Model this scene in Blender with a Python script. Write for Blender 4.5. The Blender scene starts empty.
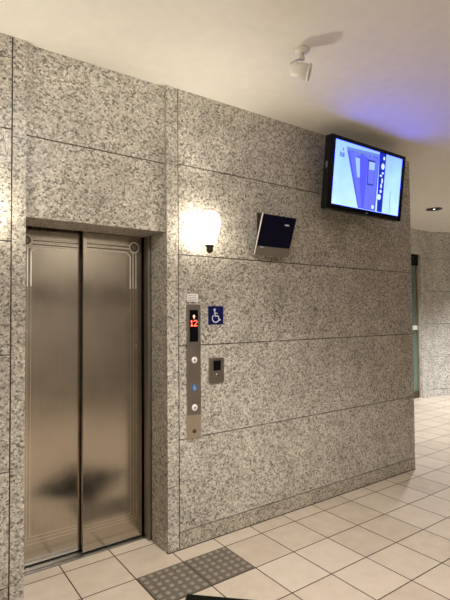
import bpy, bmesh, math, random
from mathutils import Vector, Matrix
random.seed(4)
SC = bpy.context.scene
COL = SC.collection
PI = math.pi

# ------------------------------------------------------------------ materials
def new_mat(name):
    m = bpy.data.materials.new(name); m.use_nodes = True
    nt = m.node_tree; b = nt.nodes['Principled BSDF']
    return m, nt, b

def plain(name, col, rough=0.5, metal=0.0, emit=None, strength=0.0, bump=0.0, bscale=200, spec=0.5):
    m, nt, b = new_mat(name)
    tc = nt.nodes.new('ShaderNodeTexCoord')
    n = nt.nodes.new('ShaderNodeTexNoise'); n.inputs['Scale'].default_value = 14; n.inputs['Detail'].default_value = 4
    nt.links.new(tc.outputs['Object'], n.inputs['Vector'])
    mx = nt.nodes.new('ShaderNodeMix'); mx.data_type = 'RGBA'
    mx.inputs[6].default_value = (col[0]*.94, col[1]*.94, col[2]*.94, 1)
    mx.inputs[7].default_value = (min(1, col[0]*1.06), min(1, col[1]*1.06), min(1, col[2]*1.06), 1)
    nt.links.new(n.outputs['Fac'], mx.inputs[0]); nt.links.new(mx.outputs[2], b.inputs['Base Color'])
    b.inputs['Roughness'].default_value = rough; b.inputs['Metallic'].default_value = metal
    b.inputs['Specular IOR Level'].default_value = spec
    if emit:
        b.inputs['Emission Color'].default_value = (*emit, 1); b.inputs['Emission Strength'].default_value = strength
    if bump:
        n2 = nt.nodes.new('ShaderNodeTexNoise'); n2.inputs['Scale'].default_value = bscale
        nt.links.new(tc.outputs['Object'], n2.inputs['Vector'])
        bp = nt.nodes.new('ShaderNodeBump'); bp.inputs['Strength'].default_value = bump; bp.inputs['Distance'].default_value = .002
        nt.links.new(n2.outputs['Fac'], bp.inputs['Height']); nt.links.new(bp.outputs['Normal'], b.inputs['Normal'])
    return m

def ramp(nt, stops, interp='CONSTANT'):
    r = nt.nodes.new('ShaderNodeValToRGB'); cr = r.color_ramp; cr.interpolation = interp
    while len(cr.elements) > 1: cr.elements.remove(cr.elements[-1])
    for i, (p, c) in enumerate(stops):
        e = cr.elements[0] if i == 0 else cr.elements.new(p)
        e.position = p; e.color = (*c, 1)
    return r

def granite(name, tint=(1, 1, 1), scale=98, rough=.36):
    m, nt, b = new_mat(name)
    tc = nt.nodes.new('ShaderNodeTexCoord')
    nz = nt.nodes.new('ShaderNodeTexNoise'); nz.inputs['Scale'].default_value = 60; nz.inputs['Detail'].default_value = 3
    nt.links.new(tc.outputs['Object'], nz.inputs['Vector'])
    ad = nt.nodes.new('ShaderNodeVectorMath'); ad.operation = 'MULTIPLY_ADD'
    nt.links.new(nz.outputs['Color'], ad.inputs[0]); ad.inputs[1].default_value = (.007, .007, .007)
    nt.links.new(tc.outputs['Object'], ad.inputs[2])
    def cells(s):
        v = nt.nodes.new('ShaderNodeTexVoronoi'); v.inputs['Scale'].default_value = s
        nt.links.new(ad.outputs[0], v.inputs['Vector'])
        sp = nt.nodes.new('ShaderNodeSeparateColor'); nt.links.new(v.outputs['Color'], sp.inputs[0])
        return sp
    t = lambda r, g, bb: (r*tint[0], g*tint[1], bb*tint[2])
    a = cells(scale)
    r1 = ramp(nt, [(0, t(.05, .04, .03)), (.13, t(.22, .195, .16)), (.26, t(.42, .385, .325)), (.50, t(.58, .545, .47)), (.78, t(.76, .735, .655))])
    nt.links.new(a.outputs[0], r1.inputs[0])
    c = cells(scale*1.9)
    r2 = ramp(nt, [(0, t(.10, .085, .07)), (.15, t(.36, .325, .27)), (.5, t(.56, .525, .45)), (.8, t(.74, .71, .63))])
    nt.links.new(c.outputs[1], r2.inputs[0])
    mx = nt.nodes.new('ShaderNodeMix'); mx.data_type = 'RGBA'; mx.inputs[0].default_value = .38
    nt.links.new(r1.outputs[0], mx.inputs[6]); nt.links.new(r2.outputs[0], mx.inputs[7])
    big = nt.nodes.new('ShaderNodeTexNoise'); big.inputs['Scale'].default_value = 6; big.inputs['Detail'].default_value = 5
    nt.links.new(tc.outputs['Object'], big.inputs['Vector'])
    rb = ramp(nt, [(.3, (.84, .83, .82)), (.7, (1.1, 1.1, 1.1))], 'LINEAR')
    nt.links.new(big.outputs['Fac'], rb.inputs[0])
    mu = nt.nodes.new('ShaderNodeMix'); mu.data_type = 'RGBA'; mu.blend_type = 'MULTIPLY'; mu.inputs[0].default_value = 1
    nt.links.new(mx.outputs[2], mu.inputs[6]); nt.links.new(rb.outputs[0], mu.inputs[7])
    nt.links.new(mu.outputs[2], b.inputs['Base Color'])
    b.inputs['Roughness'].default_value = rough
    bp = nt.nodes.new('ShaderNodeBump'); bp.inputs['Strength'].default_value = .12; bp.inputs['Distance'].default_value = .002
    nt.links.new(mx.outputs[2], bp.inputs['Height']); nt.links.new(bp.outputs['Normal'], b.inputs['Normal'])
    return m

def math_n(nt, op, a, b=None, c=None):
    n = nt.nodes.new('ShaderNodeMath'); n.operation = op
    for i, v in enumerate((a, b, c)):
        if v is None: continue
        if isinstance(v, (int, float)): n.inputs[i].default_value = v
        else: nt.links.new(v, n.inputs[i])
    return n.outputs[0]

TILE = .3
def floor_tiles(name):
    m, nt, b = new_mat(name)
    tc = nt.nodes.new('ShaderNodeTexCoord')
    sx = nt.nodes.new('ShaderNodeSeparateXYZ'); nt.links.new(tc.outputs['Object'], sx.inputs[0])
    def edge(o):
        d = math_n(nt, 'DIVIDE', o, TILE); f = math_n(nt, 'FRACT', d)
        g = math_n(nt, 'SUBTRACT', 1.0, f); mn = math_n(nt, 'MINIMUM', f, g)
        return math_n(nt, 'MULTIPLY', mn, TILE), math_n(nt, 'FLOOR', d)
    ex, ix = edge(sx.outputs[0]); ey, iy = edge(sx.outputs[1])
    e = math_n(nt, 'MINIMUM', ex, ey)
    g = math_n(nt, 'LESS_THAN', e, .0034)
    cmb = nt.nodes.new('ShaderNodeCombineXYZ'); nt.links.new(ix, cmb.inputs[0]); nt.links.new(iy, cmb.inputs[1])
    wn = nt.nodes.new('ShaderNodeTexWhiteNoise'); nt.links.new(cmb.outputs[0], wn.inputs['Vector'])
    ns = nt.nodes.new('ShaderNodeTexNoise'); ns.inputs['Scale'].default_value = 9; ns.inputs['Detail'].default_value = 7; ns.inputs['Roughness'].default_value = .65
    off = nt.nodes.new('ShaderNodeVectorMath'); off.operation = 'MULTIPLY_ADD'
    nt.links.new(cmb.outputs[0], off.inputs[0]); off.inputs[1].default_value = (3.7, 5.1, 0); nt.links.new(tc.outputs['Object'], off.inputs[2])
    nt.links.new(off.outputs[0], ns.inputs['Vector'])
    s = math_n(nt, 'MULTIPLY_ADD', wn.outputs[0], .35, math_n(nt, 'MULTIPLY', ns.outputs['Fac'], .8))
    r = ramp(nt, [(.2, (.49, .40, .31)), (.55, (.61, .52, .415)), (.9, (.69, .605, .50))], 'LINEAR')
    nt.links.new(s, r.inputs[0])
    mx = nt.nodes.new('ShaderNodeMix'); mx.data_type = 'RGBA'
    nt.links.new(g, mx.inputs[0]); nt.links.new(r.outputs[0], mx.inputs[6]); mx.inputs[7].default_value = (.055, .035, .022, 1)
    nt.links.new(mx.outputs[2], b.inputs['Base Color'])
    rg = math_n(nt, 'MULTIPLY_ADD', g, .4, .38); nt.links.new(rg, b.inputs['Roughness'])
    h = math_n(nt, 'MINIMUM', math_n(nt, 'MULTIPLY', e, 180.0), 1.0)
    bp = nt.nodes.new('ShaderNodeBump'); bp.inputs['Strength'].default_value = .5; bp.inputs['Distance'].default_value = .002
    nt.links.new(h, bp.inputs['Height']); nt.links.new(bp.outputs['Normal'], b.inputs['Normal'])
    return m

def brushed(name, col, rough=.3, stretch=(260, 260, 1.5), var=.10, grain=.04):
    m, nt, b = new_mat(name)
    tc = nt.nodes.new('ShaderNodeTexCoord')
    mp = nt.nodes.new('ShaderNodeMapping'); mp.inputs['Scale'].default_value = stretch
    nt.links.new(tc.outputs['Object'], mp.inputs['Vector'])
    n = nt.nodes.new('ShaderNodeTexNoise'); n.inputs['Scale'].default_value = 1; n.inputs['Detail'].default_value = 3
    nt.links.new(mp.outputs[0], n.inputs['Vector'])
    n2 = nt.nodes.new('ShaderNodeTexNoise'); n2.inputs['Scale'].default_value = 7; n2.inputs['Detail'].default_value = 6
    nt.links.new(tc.outputs['Object'], n2.inputs['Vector'])
    s = math_n(nt, 'ADD', math_n(nt, 'MULTIPLY', n.outputs['Fac'], .5), math_n(nt, 'MULTIPLY', n2.outputs['Fac'], .5))
    r = ramp(nt, [(.3, tuple(c*(1-var) for c in col)), (.7, tuple(c*(1+var) for c in col))], 'LINEAR')
    nt.links.new(s, r.inputs[0]); nt.links.new(r.outputs[0], b.inputs['Base Color'])
    b.inputs['Metallic'].default_value = 1
    nt.links.new(math_n(nt, 'MULTIPLY_ADD', n2.outputs['Fac'], .16, rough-.08), b.inputs['Roughness'])
    bp = nt.nodes.new('ShaderNodeBump'); bp.inputs['Strength'].default_value = grain; bp.inputs['Distance'].default_value = .001
    nt.links.new(n.outputs['Fac'], bp.inputs['Height']); nt.links.new(bp.outputs['Normal'], b.inputs['Normal'])
    return m

def emitter(name, col, strength):
    m = bpy.data.materials.new(name); m.use_nodes = True; nt = m.node_tree
    nt.nodes.remove(nt.nodes['Principled BSDF'])
    e = nt.nodes.new('ShaderNodeEmission'); e.inputs[0].default_value = (*col, 1); e.inputs[1].default_value = strength
    nt.links.new(e.outputs[0], nt.nodes['Material Output'].inputs[0])
    return m

M = {}
M['granite'] = granite('granite')
M['granite_far'] = granite('granite_lit', tint=(1.22, 1.27, 1.36), rough=.3)  # same granite, colour lifted to imitate a more brightly lit far wall
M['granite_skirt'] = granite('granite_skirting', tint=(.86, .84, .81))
M['joint'] = plain('joint_filler', (.035, .028, .022), .9)
M['floor'] = floor_tiles('cream_floor_tiles')
M['ceiling'] = plain('cream_ceiling_paint', (.82, .785, .70), .75, bump=.05, bscale=90)
M['door'] = brushed('brushed_door_steel', (.45, .40, .335), .16, grain=.16)
M['inlay_dim'] = brushed('polished_inlay_dim', (.60, .54, .47), .24)  # duller copy of the inlay, imitating the reflection fading lower down
M['inlay'] = brushed('polished_inlay_lit', (.97, .93, .86), .42)  # inlay brightened in colour for the light it catches near the top
M['darksteel'] = brushed('dark_bronze_steel', (.16, .13, .10), .4)
M['sill'] = brushed('worn_sill_steel', (.42, .42, .42), .38, stretch=(2, 260, 260))
M['plate'] = brushed('brushed_plate_steel', (.36, .325, .285), .42)
M['plate_pale'] = brushed('pale_plate_steel', (.62, .55, .45), .45)
M['screenoff'] = plain('navy_off_screen', (.006, .006, .022), .3, spec=.15)
M['black'] = plain('black_gloss', (.004, .004, .006), .22, spec=.18)
M['blackmat'] = plain('black_plastic', (.007, .007, .009), .45, spec=.2)
M['rubber'] = plain('black_rubber', (.006, .007, .005), .85, bump=.4, spec=.1)
M['white'] = plain('white_enamel', (.78, .75, .68), .4)
M['whiteplastic'] = plain('white_plastic', (.85, .84, .82), .45)
M['grey'] = plain('grey_plastic', (.20, .19, .175), .45)
M['bezelgrey'] = plain('warm_grey_bezel', (.23, .21, .175), .4, .2)
M['silver'] = plain('silver_plastic', (.62, .60, .56), .35, .3)
M['bluesign'] = plain('navy_sign', (.006, .008, .085), .45, spec=.2)
M['bluebutton'] = plain('blue_button', (.05, .17, .42), .4)
M['signwhite'] = plain('sign_white', (.72, .76, .86), .5)
M['ink'] = plain('grey_ink', (.33, .31, .30), .7)
M['tactile'] = plain('taupe_tactile_tile', (.150, .125, .096), .55, bump=.3)
M['dome'] = plain('worn_tactile_dome', (.27, .24, .195), .5)
M['bronze'] = plain('dark_bronze', (.045, .04, .022), .4, .6)
M['glow'] = emitter('lit_opal_glass', (1.0, .91, .76), 9.5)
M['red'] = emitter('red_led', (1.0, .12, .06), 2.2)
M['amber'] = emitter('amber_led', (1.0, .50, .28), 1.3)
M['led'] = emitter('white_led', (.85, .95, 1.0), 2.0)

# ------------------------------------------------------------------ mesh helpers
class MB:
    def __init__(s): s.bm = bmesh.new(); s.mats = []
    def mi(s, m):
        if m not in s.mats: s.mats.append(m)
        return s.mats.index(m)
    def faces(s, vs, fs, m, smooth=False):
        i = s.mi(m); bv = [s.bm.verts.new(v) for v in vs]
        for f in fs:
            try: fc = s.bm.faces.new([bv[k] for k in f])
            except ValueError: continue
            fc.material_index = i; fc.smooth = smooth
        return bv
    def box(s, x0, x1, y0, y1, z0, z1, m, bevel=0):
        vs = [(x, y, z) for x in (x0, x1) for y in (y0, y1) for z in (z0, z1)]
        bv = s.faces(vs, [(0, 1, 3, 2), (4, 6, 7, 5), (0, 4, 5, 1), (2, 3, 7, 6), (0, 2, 6, 4), (1, 5, 7, 3)], m)
        if bevel:
            es = list({e for v in bv for e in v.link_edges})
            bmesh.ops.bevel(s.bm, geom=es, offset=bevel, segments=2, affect='EDGES', profile=.6, material=-1)
        return s
    def prism(s, poly, m, h, axis='y', base=0.0):
        """polygon (u,v) extruded: axis y -> (u, base..base+h, v), axis z -> (u,v,base..base+h)"""
        n = len(poly)
        f = (lambda u, v, w: (u, w, v)) if axis == 'y' else (lambda u, v, w: (u, v, w))
        vs = [f(u, v, base) for u, v in poly] + [f(u, v, base+h) for u, v in poly]
        s.faces(vs, [tuple(range(n)), tuple(range(2*n-1, n-1, -1))] + [(i, i+n, (i+1) % n+n, (i+1) % n) for i in range(n)], m)
        return s
    def lathe(s, prof, m, seg=28, mat=None, smooth=True):
        """profile of (radius, z) around z; mat = 4x4 placing it"""
        mat = mat or Matrix.Identity(4); vs = []; fs = []
        for r, z in prof:
            for k in range(seg):
                a = 2*PI*k/seg; vs.append(mat @ Vector((r*math.cos(a), r*math.sin(a), z)))
        n = len(prof)
        for i in range(n-1):
            for k in range(seg):
                fs.append((i*seg+k, i*seg+(k+1) % seg, (i+1)*seg+(k+1) % seg, (i+1)*seg+k))
        fs.append(tuple(range(seg-1, -1, -1))); fs.append(tuple(range((n-1)*seg, n*seg)))
        s.faces(vs, fs, m, smooth); return s
    def tube(s, pts, r, m, seg=10):
        pts = [Vector(p) for p in pts]; vs = []; fs = []
        prev = None
        for i, p in enumerate(pts):
            t = (pts[min(i+1, len(pts)-1)] - pts[max(i-1, 0)]).normalized()
            if prev is None: a = t.orthogonal().normalized()
            else: a = (prev - t*prev.dot(t)).normalized()
            prev = a; b = t.cross(a)
            for k in range(seg):
                g = 2*PI*k/seg; vs.append(p + (a*math.cos(g) + b*math.sin(g))*r)
        for i in range(len(pts)-1):
            for k in range(seg):
                fs.append((i*seg+k, i*seg+(k+1) % seg, (i+1)*seg+(k+1) % seg, (i+1)*seg+k))
        fs.append(tuple(range(seg-1, -1, -1))); fs.append(tuple(range((len(pts)-1)*seg, len(pts)*seg)))
        s.faces(vs, fs, m, True); return s
    def strip(s, pts, w, m, h, base=0.0, closed=False):
        """flat band of width w along 2D pts (x,z), thickness h in -y from y=base"""
        P = [Vector(p) for p in pts]; n = len(P); L = []; R = []
        for i in range(n):
            a = P[(i-1) % n] if (closed or i > 0) else P[i]; b = P[(i+1) % n] if (closed or i < n-1) else P[i]
            d1 = (P[i]-a).normalized() if (P[i]-a).length > 0 else (b-P[i]).normalized()
            d2 = (b-P[i]).normalized() if (b-P[i]).length > 0 else d1
            t = (d1+d2).normalized(); nn = Vector((-t.y, t.x)); k = 1/max(.4, t.dot(d1))
            L.append(P[i]+nn*w/2*k); R.append(P[i]-nn*w/2*k)
        vs = []
        for y in (base, base-h):
            vs += [(p.x, y, p.y) for p in L] + [(p.x, y, p.y) for p in R]
        fs = []
        rng = range(n) if closed else range(n-1)
        for i in rng:
            j = (i+1) % n
            fs += [(2*n+i, 2*n+j, 3*n+j, 3*n+i), (i, n+i, n+j, j), (i, j, 2*n+j, 2*n+i), (n+i, 3*n+i, 3*n+j, n+j)]
        if not closed:
            fs += [(0, 2*n, 3*n, n), (n-1, 2*n-1, 4*n-1, 3*n-1)]
        s.faces(vs, fs, m); return s
    def build(s, name, parent=None, loc=None):
        bmesh.ops.recalc_face_normals(s.bm, faces=s.bm.faces)
        me = bpy.data.meshes.new(name); s.bm.to_mesh(me); s.bm.free()
        for m in s.mats: me.materials.append(m)
        o = bpy.data.objects.new(name, me); COL.objects.link(o)
        if parent: o.parent = parent
        if loc: o.location = loc
        return o

def thing(name, label, cat, loc=(0, 0, 0), rot=(0, 0, 0), group=None):
    o = bpy.data.objects.new(name, None); COL.objects.link(o); o.empty_display_size = .05
    o.location = loc; o.rotation_euler = rot; o['label'] = label; o['category'] = cat
    if group: o['group'] = group
    return o
def tag(o, label, cat, group=None):
    o['label'] = label; o['category'] = cat
    if group: o['group'] = group
    return o
def struct(o): o['kind'] = 'structure'; return o
def dup(root, loc, label):
    r = root.copy(); COL.objects.link(r); r.location = loc; r['label'] = label
    for ch in list(root.children):
        c = ch.copy(); COL.objects.link(c); c.parent = r
        for g in ch.children:
            d = g.copy(); COL.objects.link(d); d.parent = c
    return r
def circle(cx, cz, r, n=28, a0=0.0, a1=2*PI):
    full = abs(a1-a0-2*PI) < 1e-6
    return [(cx+r*math.cos(a0+(a1-a0)*i/(n if full else n-1)), cz+r*math.sin(a0+(a1-a0)*i/(n if full else n-1))) for i in range(n)]

# ------------------------------------------------------------------ room shell
WY = .128                    # face of the granite wall
H = 2.88                     # ceiling
X1 = 2.565                   # free end of the granite wall
ZJ = [0, .107, .671, 1.252, 1.825, 2.398, H]
GAP = .003
XL, YF = -3.6, -4.1          # left wall, wall behind the viewer
FAR = 2.13
CX, CY = 6.35, FAR           # corner of the far walls

def slabs(mb, A, B, zj, depth, mat, into, skirt=None):
    """stone slabs between two plan points, stacked between the heights zj; into = side the backing lies on"""
    A = Vector(A); B = Vector(B); n = Vector(into).normalized()
    for z0, z1 in zip(zj[:-1], zj[1:]):
        za = z0+(GAP if z0 > 0 else 0); zb = z1-(GAP if z1 < H else 0)
        q = [A, B, B+n*depth, A+n*depth]
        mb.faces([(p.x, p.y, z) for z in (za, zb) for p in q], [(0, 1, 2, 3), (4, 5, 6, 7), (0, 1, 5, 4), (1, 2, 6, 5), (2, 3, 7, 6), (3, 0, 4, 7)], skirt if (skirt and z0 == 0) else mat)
    q = [A+n*.012, B+n*.012, B+n*(depth+.02), A+n*(depth+.02)]
    mb.faces([(p.x, p.y, z) for z in (0, H) for p in q], [(0, 1, 2, 3), (4, 5, 6, 7), (0, 1, 5, 4), (1, 2, 6, 5), (2, 3, 7, 6), (3, 0, 4, 7)], M['joint'])

mb = MB(); mb.box(XL-.2, 10.2, YF-.6, 4.2, -.1, 0, M['floor']); struct(mb.build('floor'))
mb = MB(); mb.box(XL-.2, 10.2, YF-.6, 4.2, H, H+.1, M['ceiling']); struct(mb.build('ceiling'))

# granite wall with the doorway
DL, DR = -.850, -.031        # doorway sides
SL, SR = -.920, .050         # outer edges of the two pilaster strips
HZ = 1.964                   # lintel underside
mb = MB()
g = M['granite']
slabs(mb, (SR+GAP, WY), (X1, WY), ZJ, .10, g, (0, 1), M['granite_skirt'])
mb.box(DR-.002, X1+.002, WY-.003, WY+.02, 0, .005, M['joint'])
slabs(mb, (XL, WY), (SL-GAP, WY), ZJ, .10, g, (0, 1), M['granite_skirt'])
mb.box(DR, SR-GAP, WY, .345, 0, H, g, .002)
mb.box(SL+GAP, DL, WY, .345, 0, H, g, .002)
mb.box(DR, SR+.05, .340, .60, 0, H, M['joint'])
mb.box(SL-.05, DL, .340, .60, 0, H, M['joint'])
mb.box(SL-.05, SL+.004, WY+.012, .34, 0, H, M['joint'])
mb.box(SR-.004, SR+.05, WY+.012, .34, 0, H, M['joint'])
mb.box(DL, DR, WY+.028, .415, HZ, 2.393-GAP, g)
mb.box(DL, DR, WY+.028, .415, 2.393+GAP, H, g)
mb.box(DL, DR, WY+.038, .41, 2.393-GAP, 2.393+GAP, M['joint'])
mb.box(DL, DR, .56, .60, 0, H, M['joint'])
mb.box(DL, DR, .415, .56, 2.06, H, M['joint'])
slabs(mb, (X1, WY+.03), (X1, FAR+.3), ZJ, .10, g, (-1, 0))
struct(mb.build('wall_back'))

# far walls of the side hall
gf = M['granite_far']
mb = MB()
DX0, DX1 = 4.85, 5.95        # glass door opening
ZF = [0, .12, .684, 1.257, 1.829, 2.40, H]
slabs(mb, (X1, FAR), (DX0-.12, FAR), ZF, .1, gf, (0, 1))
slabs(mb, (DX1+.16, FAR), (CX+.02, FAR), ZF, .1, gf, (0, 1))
mb.box(DX0-.12, DX1+.16, FAR, FAR+.1, 2.575, H, gf)
mb.box(DX0-.12, DX1+.16, FAR+.004, FAR+.12, 2.46, 2.574, gf)
mb.box(DX1+.03, DX1+.158, FAR+.004, FAR+.12, 0, 2.458, gf)
mb.box(DX0-.12, DX0-.03, FAR+.02, FAR+.12, 0, 2.46, gf)
struct(mb.build('wall_far'))
mb = MB(); d = Vector((.30, -.17)).normalized()
E2 = (CX+d.x*3.9, CY+d.y*3.9)
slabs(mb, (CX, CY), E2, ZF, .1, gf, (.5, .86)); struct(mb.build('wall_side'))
mb = MB(); slabs(mb, (E2[0]-.02, E2[1]+.1), (E2[0]-.02, YF), ZF, .1, gf, (1, 0)); struct(mb.build('wall_right'))
mb = MB(); slabs(mb, (XL, WY+.2), (XL, YF), ZJ, .1, g, (-1, 0)); struct(mb.build('wall_left'))
mb = MB(); OX0, OX1 = -.7, 2.8          # the wall opposite, with a deep doorway like this one
slabs(mb, (XL-.1, YF), (OX0, YF), ZJ, .1, g, (0, -1)); slabs(mb, (OX1, YF), (10.1, YF), ZJ, .1, g, (0, -1))
mb.box(OX0, OX1, YF-.4, YF, HZ, 2.393-GAP, g); mb.box(OX0, OX1, YF-.4, YF, 2.393+GAP, H, g)
mb.box(OX0, OX1, YF-.40, YF-.01, 2.38, 2.40, M['joint'])
mb.box(OX0-.1, OX0, YF-.5, YF, 0, H, g); mb.box(OX1, OX1+.1, YF-.5, YF, 0, H, g)
mb.box(OX0, OX1, YF-.5, YF-.4, 0, H, g)
struct(mb.build('wall_front'))

# ------------------------------------------------------------------ elevator door
ed = thing('door_1', 'closed two-panel brushed steel elevator door set in the granite doorway', 'elevator door', ((DL+DR)/2, .44, 0))
struct(ed)
ox, oy = (DL+DR)/2, .44
def L(x0, x1, y0, y1): return (x0-ox, x1-ox, y0-oy, y1-oy)
mb = MB()
mb.box(*L(DL, DR, .395, .416), 0, .005, M['sill'])
mb.box(*L(DL, DR, .424, .470), 0, .005, M['sill'])
mb.box(*L(DL, DR, .478, .53), 0, .005, M['sill'])
mb.box(*L(DL, DR, .395, .53), -.0, .0015, M['joint'])
mb.build('sill', ed)
mb = MB(); mb.box(*L(DR-.020, DR, .347, .412), 0, HZ, M['plate'], .001); mb.box(*L(DR-.013, DR, .412, .56), 0, HZ, M['darksteel']); mb.build('jamb', ed)
mb = MB(); mb.box(*L(DL, DL+.020, .347, .412), 0, HZ, M['plate'], .001); mb.box(*L(DL, DL+.013, .412, .56), 0, HZ, M['darksteel']); mb.build('jamb', ed)
mb = MB(); mb.box(*L(DL+.02, DR-.02, .508, .55), 0, 2.05, M['darksteel']); mb.build('car_wall', ed)

def door_panel(x0, x1, yf, outer):
    """outer = +1: the bordered corner lies at x1, -1: at x0"""
    mb = MB(); mb.box(*L(x0, x1, yf, yf+.028), .014, 2.04, M['door'], .0015)
    mb.box(*L(x0 if outer > 0 else x1-.016, x0+.016 if outer > 0 else x1, yf-.0012, yf), .015, 2.03, M['darksteel'] if outer < 0 else M['door'])
    p = mb.build('door_panel', ed)
    X = lambda x: (x-ox) if outer > 0 else ((x0+x1-x)-ox)     # mirrored for the other panel
    y = yf-oy
    zt, zb = 1.891, .13
    cx = x1-(.052 if outer > 0 else .062)
    xi = x0+.022
    I, E_ = M['inlay'], M['inlay_dim']
    mb = MB()
    mb.strip([(X(xi), zt+.012), (X(cx-.022), zt+.012)], .0080, I, .0008, y)
    mb.strip([(X(xi), zt-.010), (X(cx-.030), zt-.010)], .0070, I, .0008, y)
    mb.strip([(X(xi), zt-.034), (X(cx-.055), zt-.034), (X(cx-.028), zt-.063), (X(cx-.028), 1.62)], .0070, I, .0008, y)
    mb.strip([(X(cx-.008), zt-.030), (X(cx-.008), 1.62)], .0060, I, .0008, y)
    mb.strip([(X(cx+.012), zt-.028), (X(cx+.012), 1.62)], .0060, I, .0008, y)
    mb.strip([(X(cx-.028), 1.62), (X(cx-.028), zb+.04), (X(xi), zb+.04)], .0060, E_, .0006, y)
    mb.strip([(X(cx-.008), 1.62), (X(cx-.008), zb+.02), (X(xi), zb+.02)], .0060, E_, .0006, y)
    mb.strip([(X(cx+.012), 1.62), (X(cx+.012), zb), (X(xi), zb)], .0060, E_, .0006, y)
    for dz in (.001, -.022):
        mb.strip([(X(xi), zt+dz), (X(cx-.034), zt+dz)], .0060, M['darksteel'], .0005, y)
    for dx in (-.018, .002):
        mb.strip([(X(cx+dx), zt-.046), (X(cx+dx), 1.70)], .0045, M['darksteel'], .0005, y)
    mb.build('border_inlay', p)
    mb = MB(); mb.strip(circle(X(cx), zt, .0320), .0095, I, .0010, y, closed=True)
    mb.strip(circle(X(cx), zt, .0225), .0090, M['darksteel'], .0006, y, closed=True)
    mb.prism(circle(X(cx), zt, .0175), M['plate'], -.0009, 'y', y)
    mb.build('corner_roundel', p)
    return p
door_panel(-.452, -.062, .425, 1)
door_panel(-.835, -.444, .474, -1)

# ------------------------------------------------------------------ far glass door
gd = thing('door_2', 'green glass door in a dark frame at the end of the side hall', 'door', ((DX0+DX1)/2, FAR+.08, 0)); struct(gd)
gx, gy = (DX0+DX1)/2, FAR+.08
m, nt, b = new_mat('green_glass'); b.inputs['Base Color'].default_value = (.30, .42, .34, 1); b.inputs['Transmission Weight'].default_value = .55; b.inputs['Roughness'].default_value = .06
M['glass'] = m
M['interior'] = plain('dim_green_room', (.12, .17, .13), .6)
mb = MB(); hw = (DX1-DX0)/2
mb.box(-hw-.03, hw+.03, -.03, .05, 2.265, 2.455, M['black'])
mb.box(-hw-.03, -hw, -.03, .05, 0, 2.265, M['darksteel']); mb.box(hw, hw+.03, -.03, .05, 0, 2.265, M['plate_pale'])
mb.box(-hw, hw, -.02, .05, 0, .12, M['darksteel'])
mb.build('frame', gd)
mb = MB(); mb.box(-hw, hw, 0, .012, .12, 2.265, M['glass']); mb.build('pane', gd)
mb = MB(); mb.box(-hw, hw, .30, .32, 0, 2.40, M['interior']); mb.build('inner_screen', gd)
mb = MB(); mb.box(hw-.22, hw-.035, -.045, -.012, 1.16, 1.235, M['whiteplastic'], .006); mb.build('glass_highlight', gd)  # white block standing in for a bright reflection on the pane

# ------------------------------------------------------------------ wall sconces
def make_sconce(loc, label):
    t = thing('wall_sconce', label, 'lamp', loc, group='opal glass wall lamps')
    mb = MB()      # back plate against the stone, and the arm
    mb.lathe([(.001, 0), (.046, 0), (.046, .006), (.040, .012), (.018, .016), (.012, .066), (.001, .066)], M['silver'], 24, Matrix.Translation((0, WY-loc[1], -.055)) @ Matrix.Rotation(PI/2, 4, 'X'))
    mb.build('back_plate', t)
    mb = MB()
    prof = [(.001, .092), (.022, .090), (.042, .082), (.056, .067), (.064, .045), (.067, .018), (.065, -.010), (.059, -.036), (.050, -.064), (.040, -.092), (.030, -.116), (.024, -.126), (.001, -.128)]
    mb.lathe(prof, M['glow'], 36); mb.build('glass_shade', t)
    mb = MB()
    mb.lathe([(.001, -.120), (.026, -.120), (.029, -.127), (.026, -.134), (.018, -.140), (.022, -.149), (.020, -.161), (.011, -.172), (.001, -.175)], M['bronze'], 24); mb.build('finial', t)
    return t
sc1 = make_sconce((.212, .017, 2.006), 'lit white glass wall lamp above the elevator call panel')
dup(sc1, (-1.097, .017, 2.006), 'lit white glass wall lamp on the granite left of the elevator doorway')

# ------------------------------------------------------------------ elevator call panel and signs
PX0, PX1 = .104, .207
t = thing('call_panel', 'tall narrow steel elevator call panel with red floor display', 'elevator panel', ((PX0+PX1)/2, WY, .667))
hw = (PX1-PX0)/2; z = lambda v: v-.667
mb = MB(); mb.box(-hw, hw, -.008, -.0, z(.815), z(1.512), M['plate'], .0015); mb.build('faceplate', t)
mb = MB(); mb.box(-hw, hw, -.007, -.0, z(.667), z(.813), M['plate_pale'], .0015); o = mb.build('lower_plate', t); o['label'] = 'paler steel cover plate at the bottom'
mb = MB(); mb.lathe([(.001, 0), (.013, 0), (.013, .004), (.008, .005), (.001, .005)], M['darksteel'], 20, Matrix.Translation((0, -.007, z(.712))) @ Matrix.Rotation(PI/2, 4, 'X')); mb.build('key_switch', o)
mb = MB(); mb.box(-.031, .031, -.0105, -.007, z(1.275), z(1.477), M['black'], .001); disp = mb.build('display', t)
def dots(rows, cx, zt, pitch, mat, size):
    mb = MB(); n = max(len(r) for r in rows)
    for i, r in enumerate(rows):
        for k, c in enumerate(r):
            if c != ' ':
                x = cx+(k-(n-1)/2)*pitch; zz = zt-i*pitch
                mb.box(x-size/2, x+size/2, -.0112, -.0104, zz-size/2, zz+size/2, mat)
    return mb
one_two = [" #   ### ", "##  #   #", " #      #", " #     # ", " #    #  ", " #   #   ", "### #####"]
dots(one_two, 0, z(1.410), .0056, M['red'], .0052).build('floor_number', disp)
dots([" # ", "###", "###", " # ", " # "], 0, z(1.444), .0052, M['amber'], .0048).build('direction_arrow', disp)
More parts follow.
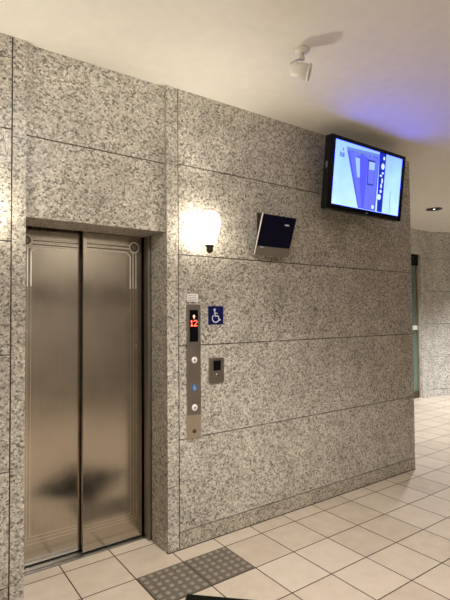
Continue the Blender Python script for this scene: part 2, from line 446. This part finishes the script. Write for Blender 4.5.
for zz in (1.159, .860):
    mb = MB(); R = Matrix.Translation((.002, -.007, z(zz))) @ Matrix.Rotation(PI/2, 4, 'X')
    mb.lathe([(.001, 0), (.0205, 0), (.0205, .004), (.018, .006), (.001, .006)], M['whiteplastic'], 28, R); b_ = mb.build('call_button', t)
    mb = MB(); mb.lathe([(.001, .0055), (.0072, .0055), (.0072, .0068), (.001, .0068)], M['grey'], 16, R); mb.build('button_center', b_)
mb = MB(); mb.box(-.015, .019, -.0095, -.007, z(.966), z(1.004), M['bluebutton'], .001); bb = mb.build('blue_button', t)
bb['label'] = 'small blue wheelchair-user button'
def wheelchair(s, cx, cz, mat, y, th):
    """access pictogram of height s"""
    mb = MB(); P = lambda u, v: (cx+u*s, cz+v*s)
    mb.prism([P(-.13+.085*math.cos(a*PI/10), .405+.085*math.sin(a*PI/10)) for a in range(20)], mat, -th, 'y', y)
    mb.strip([P(-.13, .33), P(-.09, -.03), P(.16, -.03), P(.27, -.33), P(.37, -.27)], .075*s, mat, th, y)
    mb.strip([P(-.11, .16), P(.11, .16)], .06*s, mat, th, y)
    arc = [P(-.045+.275*math.cos(math.radians(a)), -.19+.275*math.sin(math.radians(a))) for a in range(128, 350, 12)]
    mb.strip(arc, .065*s, mat, th, y)
    return mb
wheelchair(.026, .002, z(.985), M['signwhite'], -.0095, .0005).build('wheelchair_mark', bb)

mb = MB(); mb.box(.270, .389, WY-.004, WY, 1.382, 1.502, M['bluesign'], .001); o = mb.build('access_sign', loc=None)
tag(o, 'square navy sign with a white wheelchair symbol on the granite', 'sign')
wheelchair(.095, .331, 1.440, M['signwhite'], WY-.004, .0006).build('wheelchair_symbol', o)

mb = MB(); mb.box(.112, .193, WY-.002, WY, 1.530, 1.580, M['whiteplastic']); o = mb.build('notice_label')
tag(o, 'small white printed notice stuck above the call panel', 'notice')
mb = MB(); rr = random.Random(2)
for k, zz in enumerate((1.569, 1.558, 1.547, 1.538)):
    x = .119
    while x < .178:
        w = rr.uniform(.004, .011); mb.box(x, x+w, WY-.0024, WY-.0019, zz-.0022, zz+.0022, M['ink']); x += w+.004
mb.build('printed_lines', o)

t = thing('card_reader', 'small steel wall plate with a black window, right of the call panel', 'card reader', (.3285, WY, 1.0))
mb = MB(); mb.box(-.058, .058, -.012, 0, 0, .163, M['plate'], .002); mb.build('faceplate', t)
mb = MB(); mb.box(-.027, .030, -.015, -.011, .081, .146, M['black'], .001); mb.build('reader_window', t)
mb = MB(); mb.lathe([(.001, 0), (.006, 0), (.006, .003), (.001, .004)], M['silver'], 14, Matrix.Translation((-.003, -.011, .056)) @ Matrix.Rotation(PI/2, 4, 'X')); mb.build('indicator', t)
mb = MB(); mb.lathe([(.001, 0), (.005, 0), (.005, .002), (.001, .002)], M['black'], 14, Matrix.Translation((.004, -.011, .050)) @ Matrix.Rotation(PI/2, 4, 'X')); mb.build('keyhole', t)

# ------------------------------------------------------------------ small dark monitor
t = thing('wall_monitor', 'small dark switched-off monitor tilted down beside the wall lamp', 'monitor', (.778, .026, 1.994), (.344, 0, 0))
W_, H_ = .316, .287
mb = MB(); mb.box(-W_/2+.012, W_/2-.004, .004, .034, -H_/2+.004, H_/2-.008, M['blackmat'], .005); mb.box(-.10, .10, .042, .066, -.09, .09, M['blackmat'], .008); mb.build('housing', t)
mb = MB(); mb.box(-W_/2+.004, W_/2-.003, .0, .008, -H_/2+.066, H_/2-.004, M['screenoff'], .002); s_ = mb.build('screen', t)
s_['label'] = 'dark blue-black glass'
mb = MB(); mb.box(-W_/2+.003, W_/2, -.002, .012, -H_/2, -H_/2+.062, M['bezelgrey'], .003); f_ = mb.build('lower_bezel', t)
mb = MB(); mb.box(-W_/2-.002, -W_/2+.002, -.003, .008, -H_/2, H_/2+.002, M['silver'], .001); o = mb.build('side_trim', t); o['label'] = 'thin silver edge'
mb = MB(); mb.box(.058, .100, -.0008, .0004, .078, .088, M['signwhite'], .0003); mb.build('corner_mark', s_)
mb = MB(); mb.box(-.125, -.090, -.0028, -.0018, -.090, -.084, M['signwhite']); mb.build('badge', f_)
# bracket: lies in the tilted frame, so put its wall end back on the stone
Rm = Matrix.Translation((.778, .026, 1.994)) @ Matrix.Rotation(.344, 4, 'X'); Ri = Rm.inverted()
mb = MB()
def to_l(vs): return [Ri @ Vector(v) for v in vs]
def lbox(mb, x0, x1, y0, y1, z0, z1, m):
    vs = [(x, y, zz) for x in (x0, x1) for y in (y0, y1) for zz in (z0, z1)]
    mb.faces(to_l(vs), [(0, 1, 3, 2), (4, 6, 7, 5), (0, 4, 5, 1), (2, 3, 7, 6), (0, 2, 6, 4), (1, 5, 7, 3)], m)
lbox(mb, .688, .856, WY-.008, WY, 1.90, 2.165, M['darksteel'])
lbox(mb, .705, .712, .06, WY-.004, 1.95, 2.12, M['darksteel']); lbox(mb, .844, .851, .06, WY-.004, 1.95, 2.12, M['darksteel'])
lbox(mb, .74, .816, .055, WY-.004, 1.93, 1.99, M['darksteel'])
mb.build('bracket', t)

# ------------------------------------------------------------------ television
TC = (1.632, -.113, 2.490); TT = .118
t = thing('television', 'large lit flat television hung high on the wall under the ceiling', 'television', TC, (TT, 0, 0))
W_, H_ = .906, .536
mb = MB()
mb.box(-W_/2, W_/2, .008, .062, -H_/2, H_/2, M['blackmat'], .006)
mb.box(-.34, .34, .058, .100, -.20, .17, M['blackmat'], .012)
for k in range(9): mb.box(-.30, .30, .0985, .1015, -.15+k*.03, -.14+k*.03, M['black'])
mb.build('housing', t)
mb = MB(); SW, SH, SX, SZ = .823, .470, .002, .006
for bx in ((-W_/2, -SW/2+SX, -H_/2, H_/2), (SW/2+SX, W_/2, -H_/2, H_/2), (-SW/2+SX, SW/2+SX, SH/2+SZ, H_/2), (-SW/2+SX, SW/2+SX, -H_/2, -SH/2+SZ)):
    mb.box(bx[0], bx[1], -.004, .010, bx[2], bx[3], M['black'])
bz = mb.build('bezel', t)
mb = MB(); mb.box(-.008, .008, -.0052, -.0038, -H_/2+.012, -H_/2+.018, M['signwhite']); mb.build('badge', bz)
mb = MB(); mb.box(-W_/2-.0015, -W_/2+.002, .022, .040, .03, .075, M['grey'], .0006); mb.build('side_buttons', t)
# display image (it glows, as a screen does)
def screen_mat():
    m = bpy.data.materials.new('lit_screen'); m.use_nodes = True; nt = m.node_tree; nt.nodes.remove(nt.nodes['Principled BSDF'])
    tc = nt.nodes.new('ShaderNodeTexCoord'); sx = nt.nodes.new('ShaderNodeSeparateXYZ'); nt.links.new(tc.outputs['Object'], sx.inputs[0])
    # pale hot patches left of the middle and at the right edge, bluer towards the top
    u = math_n(nt, 'DIVIDE', sx.outputs[0], SW/2); v = math_n(nt, 'DIVIDE', sx.outputs[2], SH/2)
    n = nt.nodes.new('ShaderNodeTexNoise'); n.inputs['Scale'].default_value = 5; nt.links.new(tc.outputs['Object'], n.inputs['Vector'])
    f = math_n(nt, 'ADD', math_n(nt, 'MULTIPLY_ADD', v, -.22, .5), math_n(nt, 'MULTIPLY_ADD', n.outputs['Fac'], .5, -.25))
    f = math_n(nt, 'ADD', f, math_n(nt, 'MULTIPLY', math_n(nt, 'ABSOLUTE', math_n(nt, 'SUBTRACT', u, .1)), .12))
    r = ramp(nt, [(.15, (.16, .25, 4.6)), (.5, (.22, .38, 4.6)), (.85, (.34, .50, 4.0))], 'LINEAR'); nt.links.new(f, r.inputs[0])
    e = nt.nodes.new('ShaderNodeEmission'); e.inputs[1].default_value = TVS; nt.links.new(r.outputs[0], e.inputs[0])
    nt.links.new(e.outputs[0], nt.nodes['Material Output'].inputs[0]); return m
TVS = 1.0
M['screen'] = screen_mat()
SCR = {k: emitter('screen_'+k, c, TVS) for k, c in dict(lavender=(.058, .065, .50), mid=(.085, .10, .62), deep=(.010, .018, .26), pale=(.20, .32, .80), white=(.40, .46, .9), shade=(.09, .14, .40), dark=(.02, .03, .18)).items()}
mb = MB(); mb.box(-SW/2+SX, SW/2+SX, 0, .008, -SH/2+SZ, SH/2+SZ, M['screen']); scr = mb.build('screen', t)
mb = MB()
def shape(uv, k, lay):
    mb.prism([(SX-SW/2+u*SW, SZ+SH/2-v*SH) for u, v in uv], SCR[k], -.0003, 'y', -.0001-.0003*lay)
shape([(.15, .07), (.63, .035), (.63, .99), (.37, .99)], 'lavender', 0)
shape([(.20, .13), (.31, .12), (.42, .97), (.38, .97)], 'mid', 1)
shape([(.47, .12), (.62, .11), (.61, .97), (.45, .97)], 'mid', 1)
shape([(.15, .07), (.63, .035), (.63, .085), (.16, .12)], 'shade', 2)
shape([(.28, .20), (.345, .195), (.365, .50), (.325, .50)], 'pale', 2)
shape([(.465, .17), (.575, .165), (.575, .58), (.475, .585)], 'dark', 2)
shape([(.475, .20), (.570, .195), (.570, .555), (.485, .56)], 'mid', 3)
shape([(.485, .20), (.570, .195), (.570, .32), (.490, .33)], 'pale', 4)
shape([(.63, .0), (.735, .0), (.735, .99), (.655, .99)], 'deep', 2)
for cx_, cy_, a_, b_ in ((.695, .22, .026, .052), (.672, .74, .028, .050), (.700, .33, .016, .02), (.675, .38, .02, .018), (.700, .46, .012, .05), (.690, .55, .014, .04), (.69, .64, .016, .03), (.705, .08, .014, .03), (.585, .93, .020, .035), (.76, .94, .012, .032)):
    shape([(cx_+a_*math.cos(i*PI/7+.2), cy_+b_*math.sin(i*PI/7+.2)) for i in range(14)], 'white', 4)
shape([(.845, .60), (.850, .60), (.855, .985), (.848, .985)], 'shade', 1)
for q in ((.065, .175, .09, .25), (.095, .18, .13, .25), (.10, .10, .115, .15), (.28, .105, .30, .15), (.32, .10, .35, .15), (.40, .095, .42, .14), (.44, .10, .47, .14), (.50, .095, .53, .14)):
    shape([(q[0], q[1]), (q[2], q[1]), (q[2], q[3]), (q[0], q[3])], 'shade', 3)
mb.build('camera_picture', scr)
Rm = Matrix.Translation(TC) @ Matrix.Rotation(TT, 4, 'X'); Ri = Rm.inverted()
mb = MB()
lbox(mb, 1.45, 1.81, WY-.01, WY, 2.33, 2.63, M['blackmat'])
lbox(mb, 1.50, 1.56, -.03, WY-.008, 2.36, 2.40, M['blackmat']); lbox(mb, 1.70, 1.76, -.03, WY-.008, 2.36, 2.40, M['blackmat'])
lbox(mb, 1.50, 1.56, -.05, WY-.008, 2.56, 2.60, M['blackmat']); lbox(mb, 1.70, 1.76, -.05, WY-.008, 2.56, 2.60, M['blackmat'])
mb.build('wall_bracket', t)

# ------------------------------------------------------------------ ceiling spotlight
sp = thing('ceiling_spotlight', 'white can spotlight on a swivel arm under the ceiling', 'spotlight', (.385, -.635, H))
mb = MB(); mb.lathe([(.001, 0), (.040, 0), (.040, -.010), (.033, -.018), (.012, -.022), (.001, -.022)], M['white'], 28); mb.build('canopy', sp)
mb = MB(); mb.lathe([(.001, 0), (.011, -.020), (.011, -.040), (.015, -.044), (.015, -.056), (.008, -.060), (.001, -.060)], M['silver'], 18)
rv = Vector((.813, -.582, 0)); bk = Vector((-.582, -.813, 0))
ax = (rv*.94 - Vector((0, 0, .30)) + bk*.16).normalized()
hc = Vector((-.012, .004, -.118))
base = hc - ax*.040
side = bk
mb.tube([(0, 0, -.050), tuple(-rv*.022+Vector((0, 0, -.060))+bk*.01), tuple(-rv*.048+Vector((0, 0, -.078))+bk*.02), tuple(base+Vector((0, 0, .022))-rv*.012+bk*.02), tuple(base+bk*.02-rv*.004), tuple(base+ax*.012+bk*.038)], .0055, M['silver'])
mb.build('swivel_arm', sp)
up = ax.orthogonal().normalized(); qd = ax.to_track_quat('Z', 'Y').to_matrix().to_4x4()
MM = Matrix.Translation(hc) @ qd
mb = MB(); mb.lathe([(.001, -.050), (.026, -.050), (.036, -.042), (.040, -.030), (.043, .052), (.038, .052), (.034, -.01), (.001, -.02)], M['white'], 32, MM); hd = mb.build('lamp_head', sp)
mb = MB(); mb.lathe([(.0405, .046), (.0455, .046), (.0455, .056), (.039, .056), (.0385, .046)], M['whiteplastic'], 32, MM); mb.build('front_ring', hd)
mb = MB(); mb.lathe([(.001, .0), (.034, .012), (.034, .014), (.001, .010)], M['silver'], 24, MM); mb.build('reflector', hd)

# ------------------------------------------------------------------ recessed downlight
dl = thing('recessed_downlight', 'round recessed downlight in the ceiling of the side hall', 'downlight', (4.657, 1.10, H))
mb = MB(); mb.lathe([(.072, 0), (.105, 0), (.105, -.006), (.098, -.010), (.075, -.006), (.072, 0)], M['darksteel'], 32); mb.build('trim_ring', dl)
mb = MB(); mb.lathe([(.001, -.0005), (.073, -.0005), (.073, -.003), (.001, -.003)], M['black'], 32); mb.build('baffle', dl)
mb = MB(); mb.lathe([(.001, -.003), (.014, -.003), (.012, -.006), (.001, -.007)], M['led'], 20); mb.build('lamp_bulb', dl)

# ------------------------------------------------------------------ floor things
def tactile(x0, label):
    mb = MB(); s0 = TILE-.006
    mb.box(-s0/2, s0/2, -s0/2, s0/2, 0, .003, M['tactile'], .0008)
    p = s0/6
    for i in range(6):
        for k in range(6):
            mb.lathe([(.016, .003), (.0145, .0055), (.010, .0075), (.001, .0082)], M['dome'], 12, Matrix.Translation((-s0/2+p*(i+.5), -s0/2+p*(k+.5), 0)))
    o = mb.build('tactile_tile', loc=(x0, -.15, 0)); tag(o, label, 'tactile paving', 'studded paving tiles before the elevator'); return o
tactile(-.15, 'grey-brown studded floor tile nearer the elevator door, touching the black mat')
tactile(.15, 'grey-brown studded floor tile by the granite wall below the call panel')
A = Vector((-.152, -.300)); d1 = Vector((.137, -.135)).normalized(); d2 = Vector((-d1.y, d1.x))*-1
mb = MB()
q = [A, A+d1*.75, A+d1*.75+d2*.5, A+d2*.5]
mb.prism([(p.x-A.x, p.y-A.y) for p in q], M['rubber'], .010, 'z', 0)
o = mb.build('floor_mat', loc=(A.x, A.y, .0)); tag(o, 'black rubber mat whose corner shows on the floor beside the studded tiles', 'mat')

# ------------------------------------------------------------------ lights of the place and added fills
def spot(name, loc, power, col=(1, .95, .88), angle=120, blend=.8, aim=None, size=.06):
    l = bpy.data.lights.new(name, 'SPOT'); l.energy = power; l.color = col; l.spot_size = math.radians(angle); l.spot_blend = blend; l.shadow_soft_size = size
    o = bpy.data.objects.new(name, l); COL.objects.link(o); o.location = loc
    if aim: o.rotation_euler = (Vector(aim)-Vector(loc)).to_track_quat('-Z', 'Y').to_euler()
    return o
spot('downlight_lamp', (4.657, 1.10, H-.03), 205, col=(1, .98, 1), angle=112)
spot('downlight_lamp', (6.6, -.5, H-.03), 190, col=(1, .98, 1), angle=80, aim=(7.0, .7, .6))
spot('downlight_lamp', (.10, -1.60, H-.03), 104, angle=114, blend=.7)
spot('downlight_lamp', (-.35, -2.5, H-.03), 78, angle=150, blend=.5)
spot('added_fill_spot', (1.0, -3.1, H-.12), 42, angle=110, aim=(1.0, -4.1, 2.35))  # added fill without fixture, brightens the opposite lintel mirrored in the door

spot('added_fill_spot', (-.75, -1.5, H-.10), 26, angle=88, blend=1.0, aim=(-.15, WY, 2.25))  # added fill without fixture, lifts the upper wall around the lintel
for x in (.210, -1.095):      # bulb light leaving through the top of each wall lamp
    spot('wall_lamp_bulb', (x, .010, 2.108), 5.0, col=(1, .93, .82), angle=150, blend=.5, aim=(x, -.60, 2.80), size=.03)
w = bpy.data.worlds.new('world'); SC.world = w; w.use_nodes = True
w.node_tree.nodes['Background'].inputs[0].default_value = (.02, .018, .015, 1)

# ------------------------------------------------------------------ camera
F, YAW, PITCH, ROLL = 465.783, -.620890, .0314466, -.0075283
cp, spn = math.cos(PITCH), math.sin(PITCH)
fw = Vector((-math.sin(YAW)*cp, math.cos(YAW)*cp, spn)); r = Vector((math.cos(YAW), math.sin(YAW), 0)); u = r.cross(fw)
r2 = r*math.cos(ROLL)+u*math.sin(ROLL); u2 = u*math.cos(ROLL)-r*math.sin(ROLL)
cam = bpy.data.cameras.new('camera'); co = bpy.data.objects.new('camera', cam); COL.objects.link(co)
mw = Matrix((( r2.x, u2.x, -fw.x, -1.406813), (r2.y, u2.y, -fw.y, -2.406996), (r2.z, u2.z, -fw.z, 1.445575), (0, 0, 0, 1)))
co.matrix_world = mw
cam.sensor_fit = 'AUTO'; cam.sensor_width = 36; cam.lens = F*36/600; cam.clip_start = .02
SC.camera = co

SC.view_settings.view_transform = 'Standard'
SC.view_settings.look = 'None'
SC.view_settings.gamma = 1
SC.view_settings.use_curve_mapping = False
SC.view_settings.exposure = 1.0
SC.cycles.use_denoising = True
SC.cycles.max_bounces = 8
SC.cycles.diffuse_bounces = 5
